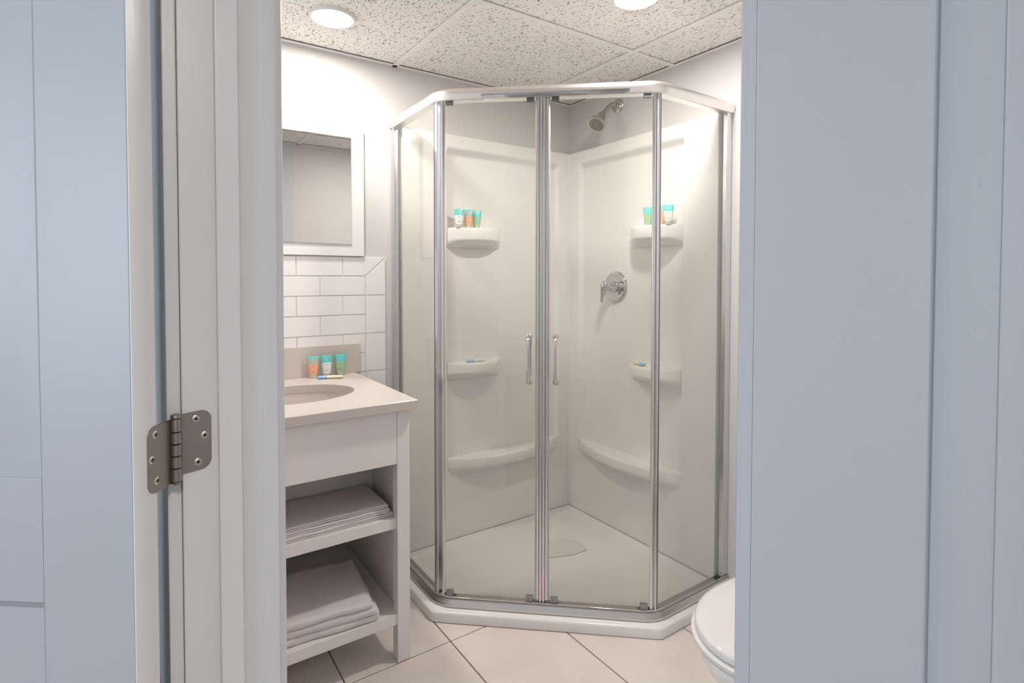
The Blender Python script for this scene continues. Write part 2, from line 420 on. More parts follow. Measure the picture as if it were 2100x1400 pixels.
def leaf_obj(org, ax, nrm, width, shear, zlo, zhi, screws, name):
    bm = prism(leaf(width, shear, zlo, zhi), 0, .0022, .0005, 1)
    mtx = Matrix(((ax[0], 0, nrm[0], org[0]), (ax[1], 0, nrm[1], org[1]), (0, 1, 0, 0), (0,0,0,1)))
    xform(bm, mtx)
    o = finish(bm, name, 'nickel', do, smooth=40); o['label'] = 'brushed nickel hinge leaf with rounded corners'
    for (u, z) in screws:
        z = z+shear*u
        sb = lathe([(.0050, .0018), (.0050, .0026), (.0042, .0031), (.0005, .0031)], Matrix.Translation((u, z, 0)), 16)
        xform(sb, mtx); so = finish(sb, 'screw', 'screw_metal', o)
        cb = box((u-.0027, z-.0008, .003), (u+.0027, z+.0008, .0034)); box((u-.0008, z-.0027, .003), (u+.0008, z+.0027, .0034), bm=cb)
        xform(cb, mtx); finish(cb, 'screw_slot', 'dark_slot', o, smooth=0)
    return o
# jamb leaf (lies on the jamb face, which faces -y)
leaf_obj((-1.9505, YJ), (1, 0), (0, -1), .0420, .10, HZ0+.001, HZ1-.001, ((.0235, HZ1-.011), (.034, (HZ0+HZ1)/2+.006), (.0255, HZ0+.013)), 'hinge_leaf')
# door leaf (lies on the hinge edge of the door)
en = -dd
org = far + ed*.026 + en*.0004
leaf_obj((org.x, org.y), (-ed.x, -ed.y), (en.x, en.y), .0435, -.02, HZ0-.002, HZ1-.001, ((.031, HZ1-.012), (.0375, (HZ0+HZ1)/2), (.029, HZ0+.013)), 'hinge_leaf')

# ---- recessed LED lights
def downlight(x, y, label, k=1.0):
    t = thing('ceiling_light', label, 'ceiling light', (x, y, H), 'round LED lights in the suspended ceiling')
    R_ = .072
    ring = [(R_-.004, H-.0005), (R_, H-.006), (R_+.003, H-.0062), (R_+.006, H-.004), (R_+.007, H+.0065), (R_-.004, H+.0065)]
    n = 48
    rings = [[(x+r*math.cos(2*math.pi*k/n), y+r*math.sin(2*math.pi*k/n), z) for r, z in ring] for k in range(n)]
    rings.append(rings[0])
    bm = loft(rings, False, False); bmesh.ops.remove_doubles(bm, verts=bm.verts, dist=1e-5)
    finish(bm, 'trim_ring', 'lamp_trim', t)
    finish(lathe([(R_-.003, H-.0035), (R_-.003, H-.001), (.001, H-.001)], Matrix.Translation((x, y, 0)), 48), 'lens', 'lens', t)
    l = area('lamp_light', (x, y, H-.010), (0,0,0), R_*1.9, LAMP_W*k, LAMP_COL)
    l.parent = t; l.location = (0, 0, -.010)
downlight(-1.394, -.314, 'round LED ceiling light over the vanity, nearest the mirror', .66)
downlight(-.600, -1.035, 'round LED ceiling light in front of the shower at the top edge')

# added ceiling light, unseen behind the viewer, brightens the door frame
def added_bedroom_light(x, y):
    z = 2.45
    t = thing('added_ceiling_light', 'added unseen round ceiling light that brightens the doorway', 'ceiling light', (x, y, z))
    finish(lathe([(.150, z-.030), (.158, z-.028), (.160, z-.001), (.001, z-.001)], Matrix.Translation((x, y, 0)), 40), 'base', 'lamp_trim', t)
    finish(lathe([(.001, z-.052), (.08, z-.048), (.125, z-.038), (.145, z-.0305), (.001, z-.0303)], Matrix.Translation((x, y, 0)), 40), 'diffuser', 'lens', t, smooth=60)
    l = area('added_lamp_light', (x, y, z), (0, 0, 0), .28, BED_W, LAMP_COL); l.parent = t; l.location = (0, 0, -.056)
added_bedroom_light(-2.13, -3.4)

# ================================================================== SHOWER
A0, A1, A2, A3 = (-1.037, -.002), (-1.037, -.462), (-.437, -.99), (-.002, -.99)
dg = Vector((A2[0]-A1[0], A2[1]-A1[1])); DL = dg.length; dg.normalize(); dn = Vector((dg.y, -dg.x))   # dn outward
def DP(s, o=0): return Vector((A1[0]+dg.x*s+dn.x*o, A1[1]+dg.y*s+dn.y*o))

# tray
def offset_poly(o):
    """outer outline of the tray at offset o from the glass line"""
    a = Vector((A1[0]-o, A1[1])); c_ = DP(0, o)
    t = (a.x-c_.x)/dg.x; p1 = c_+dg*t
    t2_ = (A2[1]-o-c_.y)/dg.y; p2 = c_+dg*t2_
    return [(A0[0]-o, -.001), (p1.x, p1.y), (p2.x, p2.y), (-.001, A3[1]-o)]
def ringpts(o, z, r):
    q = offset_poly(o)
    f = fillet(q, r, 5) if r else [Vector(p) for p in q]
    return [(p.x, p.y, z) for p in f] + [(-.001, -.001, z)]
rings = [ringpts(.052, 0, .035), ringpts(.056, .004, .035), ringpts(.056, .034, .035), ringpts(.053, .039, .035), ringpts(.048, .0415, .035),
         ringpts(.005, .0445, .035), ringpts(-.030, .0445, .035), ringpts(-.042, .043, .035), ringpts(-.058, .034, .035), ringpts(-.075, .031, .035)]
bm = loft(rings, True, True)
tr = finish(bm, 'shower_tray', 'tray', smooth=35)
tag(tr, 'low white neo-angle shower tray on the tiled floor', 'shower tray')
def wedge(T, u1):
    pr_ = [(.0008, .030), (.092, .030), (.090, .0318), (.066, .0345), (.050, .0425), (.044, .0448), (.0008, .0450)]
    return loft([[T(u, d, z) for d, z in pr_] for u in (.0008 if T is TA else .0445, u1)])
TA = lambda u, d, z: (-u, -d, z)
TB = lambda u, d, z: (-d, -u, z)
finish(wedge(TA, 1.0), 'wall_ledge', 'tray', tr, smooth=40); finish(wedge(TB, .955), 'wall_ledge', 'tray', tr, smooth=40)
# sloped drain cover plate
dc = [(-.4726, -.4124), (-.3645, -.4545), (-.2825, -.456), (-.262, -.40), (-.2784, -.3094), (-.36, -.2922), (-.44, -.30), (-.487, -.35)]
bm = prism(dc, .0312, .0345, .001, 1)
d_ = finish(bm, 'drain_cover', 'drain', tr, smooth=0); d_['label'] = 'angular drain cover plate'
cx_ = sum(p[0] for p in dc)/8; cy_ = sum(p[1] for p in dc)/8
bm = prism([(cx_+(x-cx_)*1.02, cy_+(y-cy_)*1.02) for x, y in dc], .0311, .0318)
finish(bm, 'drain_gap', 'seal_line', tr, smooth=0)

# surround: two moulded wall panels
su = thing('shower_surround', 'glossy white moulded shower wall panels with shelves in the corner', 'shower surround', (0, 0, .045))
ZB, ZT = .047, 1.962
def sstep(a, b, x):
    t = min(1, max(0, (x-a)/(b-a))); return t*t*(3-2*t)
def depth(u, z):
    rec = sstep(.112, .128, u)*(1-sstep(.775, .792, u))*(1-sstep(1.872, 1.912, z))*sstep(.405, .412, z)
    d = .038-.026*rec
    ztop = ZT
    return d
def uvals():
    us = set()
    for k in range(0, 101): us.add(round(k*.01, 4))
    for a in (.112, .116, .120, .124, .128, .775, .779, .783, .788, .792): us.add(a)
    return sorted(u for u in us if .0 <= u <= 1.001)
def zvals():
    zs_ = [ZB+k*(1.85-ZB)/60 for k in range(61)] + [1.85+k*.004 for k in range(1, 28)] + [ZT] + [.404+.002*k for k in range(6)]
    return sorted(set(round(z, 4) for z in zs_ if ZB <= z <= ZT))
def make_panel(toW, umax, name, u0):
    us = [u for u in uvals() if u0 <= u <= umax] + [umax]; us = sorted(set(us)); zs_ = zvals()
    bm = bmesh.new(); G = [[bm.verts.new(toW(u, depth(u, z), z)) for z in zs_] for u in us]
    for i in range(len(us)-1):
        for j in range(len(zs_)-1): bm.faces.new((G[i][j], G[i+1][j], G[i+1][j+1], G[i][j+1]))
    # close edges to the wall
    def strip(vs, f):
        B = [bm.verts.new(f(v)) for v in vs]
        for a, b, c_, d1 in zip(vs, vs[1:], B[1:], B): bm.faces.new((a, b, c_, d1))
    wall = lambda u, z: toW(u, .0005, z)
    top = [bm.verts.new(toW(u, .034, ZT+.005)) for u in us]; back = [bm.verts.new(wall(u, ZT+.005)) for u in us]; bot = [bm.verts.new(wall(u, ZB)) for u in us]
    for i in range(len(us)-1):
        bm.faces.new((G[i][-1], G[i+1][-1], top[i+1], top[i])); bm.faces.new((top[i], top[i+1], back[i+1], back[i]))
        bm.faces.new((G[i][0], bot[i], bot[i+1], G[i+1][0]))
    for i, bi in ((0, 0), (-1, -1)):
        B = [bm.verts.new(wall(us[i], z)) for z in zs_]
        for j in range(len(zs_)-1): bm.faces.new((G[i][j], G[i][j+1], B[j+1], B[j]))
    return finish(bm, name, 'acrylic', su, smooth=45)
TA = lambda u, d, z: (-u, -d, z)
TB = lambda u, d, z: (-d, -u, z)
pA = make_panel(TA, 1.008, 'wall_panel', .038); pA['label'] = 'glossy moulded panel on the vanity wall side'
pB = make_panel(TB, .962, 'wall_panel', .0385); pB['label'] = 'glossy moulded panel under the shower head'
finish(box((-.006-.038, -.0445, ZB), (-.0365, -.0365, ZT+.003), .003, 2), 'corner_strip', 'acrylic', su)
# dark caulk lines where the panels meet the tray
finish(box((-1.0, -.0405, .0450), (-.04, -.0375, .0478)), 'seal', 'seal_line', su, smooth=0)
finish(box((-.0405, -.962, .0450), (-.0375, -.04, .0478)), 'seal', 'seal_line', su, smooth=0)

def ledge(T, parent, u0, u1, shape, ztop, h, drop, name, base=.011, top_dish=.004):
    """moulded ledge; shape(t) gives depth from the panel for t in 0..1"""
    n = 40
    def ring(scale, z, add=0):
        pts = []
        for k in range(n+1):
            t = k/n; d = base+max(0, shape(t))*scale
            pts.append(T(u0+(u1-u0)*t, d+add*0, z))
        pts += [T(u1, base-.004, z), T(u0, base-.004, z)]
        return pts
    rings = [ring(.02, ztop-h-drop), ring(.35, ztop-h-drop*.75), ring(.72, ztop-h-drop*.35), ring(.93, ztop-h-drop*.04), ring(.985, ztop-h+.004), ring(1.0, ztop-h+.010),
             ring(1.0, ztop-.010), ring(.985, ztop-.003), ring(.955, ztop), ring(.90, ztop-.0008), ring(.5, ztop-.002), ring(.02, ztop-.002)]
    return finish(loft(rings), name, 'acrylic', parent, smooth=50)
sq = lambda t: (1-abs(2*t-1)**2.2)**.72
for T, par in ((TA, pA), (TB, pB)):
    o = ledge(T, par, .478, .792, lambda t: .105*sq(t), 1.530, .060, .034, 'shelf'); o['label'] = 'upper moulded shelf'
    o = ledge(T, par, .478, .792, lambda t: .105*sq(t), .893, .052, .036, 'shelf'); o['label'] = 'lower moulded shelf'
    o = ledge(T, par, .116, .790, lambda t: .027+.085*math.sin(math.pi*min(1, max(0, t)))**.8 if 0 < t < 1 else .026, .435, .050, .05, 'foot_ledge'); o['label'] = 'long curved foot ledge'

# enclosure
en_ = thing('shower_enclosure', 'chrome framed neo-angle glass shower enclosure with two sliding doors', 'shower enclosure', (-.74, -.72, .0445))
pathT = fillet([A0, A1, A2, A3], .105, 10)
ZR0, ZR1 = 1.957, 2.004
prof = [(-.022, ZR0), (.012, ZR0), (.0165, ZR0+.002), (.018, ZR0+.006), (.0205, ZR0+.016), (.0225, ZR0+.021), (.0235, ZR0+.027), (.022, ZR0+.034), (.017, ZR0+.041), (.008, ZR1-.001), (-.002, ZR1), (-.016, ZR1-.001), (-.022, ZR1-.004)]
finish(sweep(pathT, prof), 'top_rail', 'aluminium_satin', en_, smooth=50)
s0, s1 = .16, .70
pr = [(.010, ZR0-.0005), (.0185, ZR0+.0005), (.0205, ZR0+.004), (.0225, ZR0+.011), (.0235, ZR0+.0155), (.0225, ZR0+.019), (.012, ZR0+.019)]
finish(sweep([DP(s0), DP(s1)], pr), 'chrome_strip', 'chrome', en_, smooth=50)
ZK0, ZK1 = .0443, .0775
prof = [(-.024, ZK0), (.026, ZK0), (.0275, ZK0+.003), (.026, ZK0+.008), (.021, ZK0+.016), (.0165, ZK0+.026), (.0155, ZK1-.001), (.0135, ZK1), (.011, ZK1-.001), (.0105, ZK0+.022), (-.006, ZK0+.018), (-.0165, ZK0+.018), (-.017, ZK1-.004), (-.0195, ZK1-.004), (-.024, ZK0+.004)]
finish(sweep(pathT, prof), 'bottom_track', 'aluminium_satin', en_, smooth=50)
finish(sweep(pathT, [(.0118, ZK1+.0002), (.0168, ZK1-.0006), (.0168, ZK1+.0012), (.0150, ZK1+.0022), (.0118, ZK1+.0018)]), 'track_lip', 'chrome', en_, smooth=50)
finish(sweep(pathT, [(.0150, ZK1-.008), (.0172, ZK1-.008), (.0164, ZK1-.0007), (.0150, ZK1-.0007)]), 'track_gap_shade', 'alu_dark', en_, smooth=50)  # dark strip painted in for the shaded gap below the lip
prof = [(.0268, ZK0), (.0295, ZK0), (.0285, ZK0+.0022), (.0268, ZK0+.0022)]
finish(sweep(pathT, prof), 'track_seal', 'seal_line', en_, smooth=50)
# wall channels
o = finish(box((-1.046, -.034, ZK1-.004), (-1.027, -.0009, ZR0+.002), .003), 'wall_channel', 'aluminium', en_)
finish(box((-.034, -1.000, ZK1-.004), (-.0009, -.980, ZR0+.002), .003), 'wall_channel', 'aluminium', en_)
# fixed panes
GZ0, GZ1 = ZK0+.02, ZR0+.006
def pane(p, q, name, o=0, th=.005, parent=None):
    p = Vector(p); q = Vector(q); a = (q-p).normalized(); n = Vector((a.y, -a.x))
    return finish(frame_obox(p, a, n, (0, o-th/2, GZ0), ((q-p).length, o+th/2, GZ1)), name, 'glass', parent or en_, smooth=0)
pane((-1.037, -.03), (-1.037, -.440), 'fixed_pane'); pane((-.434, -.99), (-.03, -.99), 'fixed_pane')
# corner posts (ends of the fixed panes)
def post(lo, hi, name='corner_post', m='aluminium'): return finish(box(lo, hi, .003), name, m, en_)
post((-1.047, -.452, ZK1-.006), (-1.027, -.430, ZR0+.002))
post((-1.0475, -.430, ZK1-.006), (-1.0265, -.4255, ZR0+.002), 'seal_strip', 'alu_dark')
post((-.441, -1.000, ZK1-.006), (-.431, -.980, ZR0+.002))
post((-.431, -1.0005, ZK1-.006), (-.4285, -.9795, ZR0+.002), 'seal_strip', 'alu_dark')
# sliding doors
SC = .387
def sliding(sa, sb, so, handle_s, inner, label):
    p = DP(sa, -.004); q = DP(sb, -.004)
    dp = pane(p, q, 'sliding_door'); dp['label'] = label
    def stile(s0_, s1_, name, m='aluminium', o0=-.014, o1=.007, bev=.0035):
        return finish(frame_obox(DP(0), dg, dn, (s0_, o0, GZ0+.006), (s1_, o1, ZR0+.004), bev), name, m, dp)
    sgn = 1 if sb > sa else -1
    lo, hi = sorted((sb, sb-sgn*.010)); stile(lo, hi, 'stile', o0=-.013, o1=.010)
    lo, hi = sorted((sb-sgn*.0105, sb-sgn*.021)); stile(lo, hi, 'stile', o0=-.012, o1=.006)
    lo, hi = sorted((sb-sgn*.0205, sb-sgn*.026)); stile(lo, hi, 'seal_strip', 'gasket', -.010, .0035, .001)
    lo, hi = sorted((sa, sa+sgn*.012)); stile(lo, hi, 'stile', o0=-.012, o1=.007)
    for s_ in (sa+sgn*.032, sb-sgn*.045):
        for zz, nm in ((ZR0-.014, 'roller'), (GZ0+.022, 'roller')):
            up_ = zz > 1
            bm = frame_obox(DP(0), dg, dn, (s_-.014, -.002, zz if up_ else zz-.012), (s_+.014, .011, zz+.018 if up_ else zz+.014), .002)
            ob = finish(bm, nm, 'roller_plastic' if up_ else 'alu_dark', dp)
    # handle
    def bar(o_s, sg):
        z0h, z1h = .905, 1.078; pts = []; rad = []
        for k in range(25):
            t = k/24; z_ = z0h+(z1h-z0h)*t
            out = .046*(1-abs(2*t-1)**5)**.5 if 0 < t < 1 else 0
            pts.append((*DP(o_s, (-.004+sg*(.004+out))), z_)); rad.append(.0046+.0038*abs(2*t-1)**1.6)
        return tube(pts, rad, 14)
    bm = bar(handle_s, 1)
    if inner: merge(bm, bar(handle_s, -1))
    for zz in (.907, 1.076):
        m_ = Matrix(((dg.x, 0, dn.x, DP(handle_s, -.0015).x), (dg.y, 0, dn.y, DP(handle_s, -.0015).y), (0,1,0,zz), (0,0,0,1)))
        merge(bm, lathe([(.0115, 0), (.0115, .003), (.008, .006), (.0005, .0065)], m_, 18))
    h = finish(bm, 'handle', 'chrome', dp, smooth=60); h['label'] = 'chrome pull handle'
    return dp
sliding(.003, SC-.0008, 0, .337, True, 'left sliding glass door')
sliding(DL-.004, SC+.0008, 0, .437, False, 'right sliding glass door')

# shower head
sh = thing('overhead_shower', 'dull chrome shower head on a bent arm, high on the right shower wall', 'shower head', (0, -.363, 2.151))
mB = lambda y, z, x=0: Matrix(((0,0,-1,x), (0,1,0,y), (1,0,0,z), (0,0,0,1)))     # lathe z axis -> -x
finish(lathe([(.035, .0005), (.035, .003), (.031, .008), (.020, .012), (.011, .0135), (.0005, .0135)], mB(-.363, 2.151), 36), 'flange', 'satin_chrome', sh)
path = [(-.008, -.363, 2.151), (-.030, -.363, 2.150), (-.048, -.363, 2.145), (-.064, -.363, 2.134), (-.078, -.363, 2.120), (-.098, -.363, 2.100), (-.108, -.363, 2.090)]
finish(tube(path, .0125, 16), 'arm', 'satin_chrome', sh, smooth=60)
ax = Vector((-.62, -.10, -.78)).normalized()
def mdir(org, a):
    a = Vector(a).normalized(); u = a.cross(Vector((0,1,0))).normalized(); v = a.cross(u)
    return Matrix(((u.x, v.x, a.x, org[0]), (u.y, v.y, a.y, org[1]), (u.z, v.z, a.z, org[2]), (0,0,0,1)))
mh = mdir((-.104, -.363, 2.096), ax) @ Matrix.Scale(1.2, 4)
finish(lathe([(.009, -.004), (.013, 0), (.0165, .006), (.0175, .016), (.021, .028), (.029, .044), (.0355, .058), (.0365, .064), (.0355, .069), (.033, .0695), (.0005, .0695)], mh, 36), 'head', 'satin_chrome', sh, smooth=40)
fc = finish(lathe([(.0315, .0696), (.0315, .0708), (.0005, .0712)], mh, 36), 'face_plate', 'nickel', sh)
bm = bmesh.new()
for rr, nn in ((.010, 6), (.018, 12), (.026, 16)):
    for k in range(nn):
        a = 2*math.pi*k/nn
        merge(bm, lathe([(.0016, .0705), (.0012, .0735), (.0003, .0737)], mh @ Matrix.Translation((rr*math.cos(a), rr*math.sin(a), 0)), 6))
finish(bm, 'nozzles', 'dark_slot', fc)
# valve
va = thing('shower_valve', 'round chrome shower mixer with a lever on the right shower wall', 'shower valve', (-.011, -.366, 1.250))
mv = mB(-.366, 1.250, -.0115)
finish(lathe([(.078, 0), (.078, .003), (.074, .009), (.066, .0115), (.062, .010), (.045, .011), (.034, .012), (.0005, .012)], mv, 56), 'escutcheon', 'chrome', va, smooth=50)
finish(lathe([(.027, .0121), (.0265, .026), (.023, .030), (.0215, .046), (.020, .050), (.0005, .051)], mv, 32), 'hub', 'chrome', va, smooth=40)
pts = [(-.058, -.366, 1.252), (-.074, -.366, 1.262), (-.084, -.364, 1.262), (-.090, -.360, 1.250), (-.090, -.354, 1.228), (-.087, -.347, 1.205), (-.085, -.342, 1.184), (-.085, -.340, 1.172)]
finish(tube(pts, [.021, .021, .0215, .020, .0135, .010, .0095, .006], 18), 'lever', 'chrome', va, smooth=60)

# ================================================================== VANITY
VX0, VX1 = -1.815, -1.2365; VY0, VY1 = -.622, -.004; ZC = .889; CT = .031
va_ = thing('vanity', 'white open-front vanity with two shelves of towels', 'vanity', (-1.525, -.31, 0))
lw = .045
for x0, x1 in ((VX0, VX0+lw), (VX1-lw, VX1)):
    for y0, y1 in ((VY0, VY0+.042), (VY1-.045, VY1)):
        finish(box((x0, y0, 0), (x1, y1, ZC-CT), .0018), 'leg', 'cabinet', va_)
for x0, x1 in ((VX0+.012, VX0+.030), (VX1-.030, VX1-.012)):
    finish(box((x0, VY0+.0425, .135), (x1, VY1-.0455, ZC-CT), .001, 1), 'side_panel', 'cabinet', va_)
finish(box((VX0+lw, VY1-.030, .135), (VX1-lw, VY1-.012, ZC-CT), .001, 1), 'back_panel', 'cabinet', va_)
finish(box((VX0+.0305, -.348, .4885), (VX1-.0305, -.336, ZC-CT-.02), .001, 1), 'back_panel', 'cabinet', va_)
finish(box((VX0+lw+.0005, VY0+.001, .675), (VX1-lw-.0005, VY0+.020, ZC-CT-.001), .0018), 'apron', 'cabinet', va_)
finish(box((VX0+lw-.010, VY0+.014, .452), (VX1-.031, -.036, .488), .0018), 'shelf', 'cabinet', va_)
finish(box((VX0+lw-.010, VY0+.006, .128), (VX1-.031, -.036, .165), .0018), 'shelf', 'cabinet', va_)

# countertop with undermount basin
CX0, CX1, CY0 = -1.820, -1.219, -.650
SX, SY, SA, SB = -1.548, -.325, .215, .165
ct = thing('countertop', 'beige stone countertop with oval sink on the vanity', 'countertop', ((CX0+CX1)/2, CY0/2, ZC-CT))
n = 64
bm = bmesh.new()
ell = [(SX+SA*math.cos(2*math.pi*k/n), SY+SB*math.sin(2*math.pi*k/n)) for k in range(n)]
def outer(k):
    a = 2*math.pi*k/n; dx, dy = SA*math.cos(a), SB*math.sin(a); ts = []
    if dx > 1e-9: ts.append((CX1-SX)/dx)
    if dx < -1e-9: ts.append((CX0-SX)/dx)
    if dy > 1e-9: ts.append((-.001-SY)/dy)
    if dy < -1e-9: ts.append((CY0-SY)/dy)
    t = min(ts); return [SX+dx*t, SY+dy*t]
out = [outer(k) for k in range(n)]
for cxn, cyn in ((CX0, CY0), (CX1, CY0), (CX0, -.001), (CX1, -.001)):
    k = min(range(n), key=lambda i: (out[i][0]-cxn)**2+(out[i][1]-cyn)**2); out[k] = [cxn, cyn]
e = .002
def clampo(p): return (min(max(p[0], CX0+e), CX1-e), min(max(p[1], CY0+e), -.001-e))
lay = [[(x, y, ZC-CT) for x, y in ell], [(x, y, ZC-.002) for x, y in ell], [(SX+(x-SX)*1.01, SY+(y-SY)*1.01, ZC) for x, y in ell],
       [(*clampo(p), ZC) for p in out], [(p[0], p[1], ZC-e) for p in out], [(p[0], p[1], ZC-CT+e) for p in out], [(*clampo(p), ZC-CT) for p in out]]
lay.append(lay[0])
bm = loft(lay, False, False); bmesh.ops.remove_doubles(bm, verts=bm.verts, dist=1e-6)
finish(bm, 'slab', 'counter', ct, smooth=30)
finish(box((CX0, -.021, ZC), (-1.199, -.0075, 1.0135), .0018), 'backsplash', 'counter', ct)
rings = []
for sc, dz in ((1.012, 0), (1.0, -.03), (.97, -.07), (.90, -.105), (.75, -.128), (.5, -.140), (.2, -.145), (.08, -.146)):
    rings.append([(SX+SA*sc*math.cos(2*math.pi*k/n), SY+SB*sc*math.sin(2*math.pi*k/n), ZC-CT-.0002+dz) for k in range(n)])
rings2 = [[(SX+(x-SX)*1.03, SY+(y-SY)*1.03, z-.006) for x, y, z in r] for r in rings[::-1]]
bm = loft(rings2+rings, False, False); bm.faces.new([v for v in bm.verts][-n:])
finish(bm, 'sink_basin', 'basin', ct, smooth=50)
finish(lathe([(.020, ZC-CT-.1465), (.022, ZC-CT-.1445), (.016, ZC-CT-.1435), (.0005, ZC-CT-.145)], Matrix.Translation((SX, SY, 0)), 24), 'sink_drain', 'chrome', ct)

# mirror
mi = thing('mirror', 'frameless wall mirror with a frosted glass border above the vanity', 'mirror', (-1.495, -.012, 1.3875))
finish(box((-1.812, -.016, 1.3875), (-1.1765, -.0005, 1.930), .0015), 'frosted_border', 'frosted', mi)
finish(box((-1.762, -.021, 1.437), (-1.2330, -.0162, 1.8865), .0012), 'mirror_panel', 'mirror', mi)

# ================================================================== TOILETRIES
def make_tube(name, kind):
    """local: stands on its cap at z=0, faces -y"""
    t = bpy.data.objects.new(name, None); COL.objects.link(t)
    body = {'orange': 'tube_orange', 'white': 'tube_white', 'green': 'tube_green'}[kind]
    n = 28
    def ring(z, a, b): return [(a*math.cos(2*math.pi*k/n), b*math.sin(2*math.pi*k/n), z) for k in range(n)]
    def ab(z):
        f = (z-.014)/(.088-.014); return .0165+.0075*f, .0135*(1-f)**.7+.0009
    zb = [.014, .020, .030, .040, .052, .058]
    finish(loft([ring(.0138, .0150, .0125)]+[ring(z, *ab(z)) for z in zb]), 'tube_body', body, t, smooth=60)
    zt = [.058, .066, .074, .081, .083, .0831, .088]
    if kind == 'orange':
        finish(loft([ring(z, *ab(z)) for z in (.058, .066, .074, .0805)]), 'shoulder', 'tube_shoulder', t, smooth=60); zt = [.0805, .083, .0831, .088]
    finish(loft([ring(z, *ab(min(z, .0875))) for z in zt]), 'crimped_end', 'tube_teal', t, smooth=60)
    finish(lathe([(.0125, 0), (.0145, .001), (.0150, .0135), (.012, .0138)], None, 24), 'cap', 'tube_clear', t)
    ink = 'tube_ink_orange' if kind == 'orange' else 'tube_ink'
    bm = bmesh.new()
    for zz, hw in ((.050, .0045), (.0475, .006), (.036, .004), (.027, .008), (.0245, .006)):
        a, b = ab(zz)
        vs = []
        for k in range(-3, 4):
            x = hw*k/3; y = -b*math.sqrt(max(0, 1-(x/a)**2))-.0003; vs.append((x, y))
        rows = [[bm.verts.new((x, y, zz+d)) for x, y in vs] for d in (-.0006, .0006)]
        for i in range(6): bm.faces.new((rows[0][i], rows[0][i+1], rows[1][i+1], rows[1][i]))
    finish(bm, 'print', ink, t, recalc=False, smooth=0)
    return t
def copy_tree(o, parent=None):
    c = o.copy(); COL.objects.link(c); c.parent = parent
    for ch in list(o.children): copy_tree(ch, c)
    return c
protos = {}
def tube_at(kind, loc, rz, label, group, tilt=0):
    if kind not in protos: t = make_tube('toiletry_tube', kind); protos[kind] = t
    else: t = copy_tree(protos[kind])
    t.location = loc; t.rotation_euler = (tilt, 0, rz); tag(t, label, 'toiletry tube', group)
fa = math.radians(-18)
gC = 'toiletry tubes on the counter'; gA = 'toiletry tubes on the left shower shelf'; gB = 'toiletry tubes on the right shower shelf'
tube_at('orange', (-1.404, -.050, ZC), fa, 'small orange tube with teal end, leftmost beside the sink', gC)
tube_at('white', (-1.349, -.047, ZC), fa, 'small white tube with teal end between two tubes by the sink', gC)
tube_at('green', (-1.292, -.045, ZC), fa, 'small green tube with teal end, nearest the end of the backsplash', gC)
zs_ = 1.530-.001
tube_at('white', (-.742, -.070, zs_), math.radians(-20), 'small white teal-topped tube on the left shower shelf', gA)
tube_at('orange', (-.690, -.068, zs_), math.radians(-25), 'small orange teal-topped tube on the left shower shelf', gA)
tube_at('green', (-.642, -.066, zs_), math.radians(-20), 'small green teal-topped tube on the left shower shelf', gA)
tube_at('green', (-.068, -.622, zs_), math.radians(-62), 'small green teal-topped tube on the right shower shelf', gB)
tube_at('orange', (-.062, -.690, zs_), math.radians(-62), 'small orange teal-topped tube on the right shower shelf', gB)
tube_at('white', (-.072, -.740, zs_), math.radians(-62), 'small white teal-topped tube on the right shower shelf', gB)

def make_packet():
    t = bpy.data.objects.new('wrapped_toiletry', None); COL.objects.link(t)
    n = 16
    def ring(x, a, b): return [(x*1.35, a*math.cos(2*math.pi*k/n), .0068+b*math.sin(2*math.pi*k/n)) for k in range(n)]
    finish(loft([ring(-.036, .007, .003), ring(-.033, .0095, .0055), ring(-.022, .0105, .0068), ring(-.008, .0105, .0068)]), 'blue_end', 'packet_blue', t, smooth=60)
    finish(loft([ring(-.008, .0095, .0062), ring(.010, .0095, .0062), ring(.034, .009, .0058), ring(.037, .007, .003)]), 'cream_end', 'packet_cream', t, smooth=60)
    return t
pk = make_packet(); pk.location = (-1.352, -.105, ZC); pk.rotation_euler = (0, 0, math.radians(-20))
tag(pk, 'small blue and cream wrapped toiletry lying in front of the counter tubes', 'toiletry', 'wrapped toiletries')
p2 = copy_tree(pk); p2.location = (-.655, -.075, .8922); p2.rotation_euler = (0, 0, math.radians(-10)); p2['label'] = 'small blue and cream wrapped toiletry on the lower left shower shelf'
p3 = copy_tree(pk); p3.location = (-.070, -.575, .8922); p3.rotation_euler = (0, 0, math.radians(75)); p3['label'] = 'small blue and cream wrapped toiletry on the lower right shower shelf'

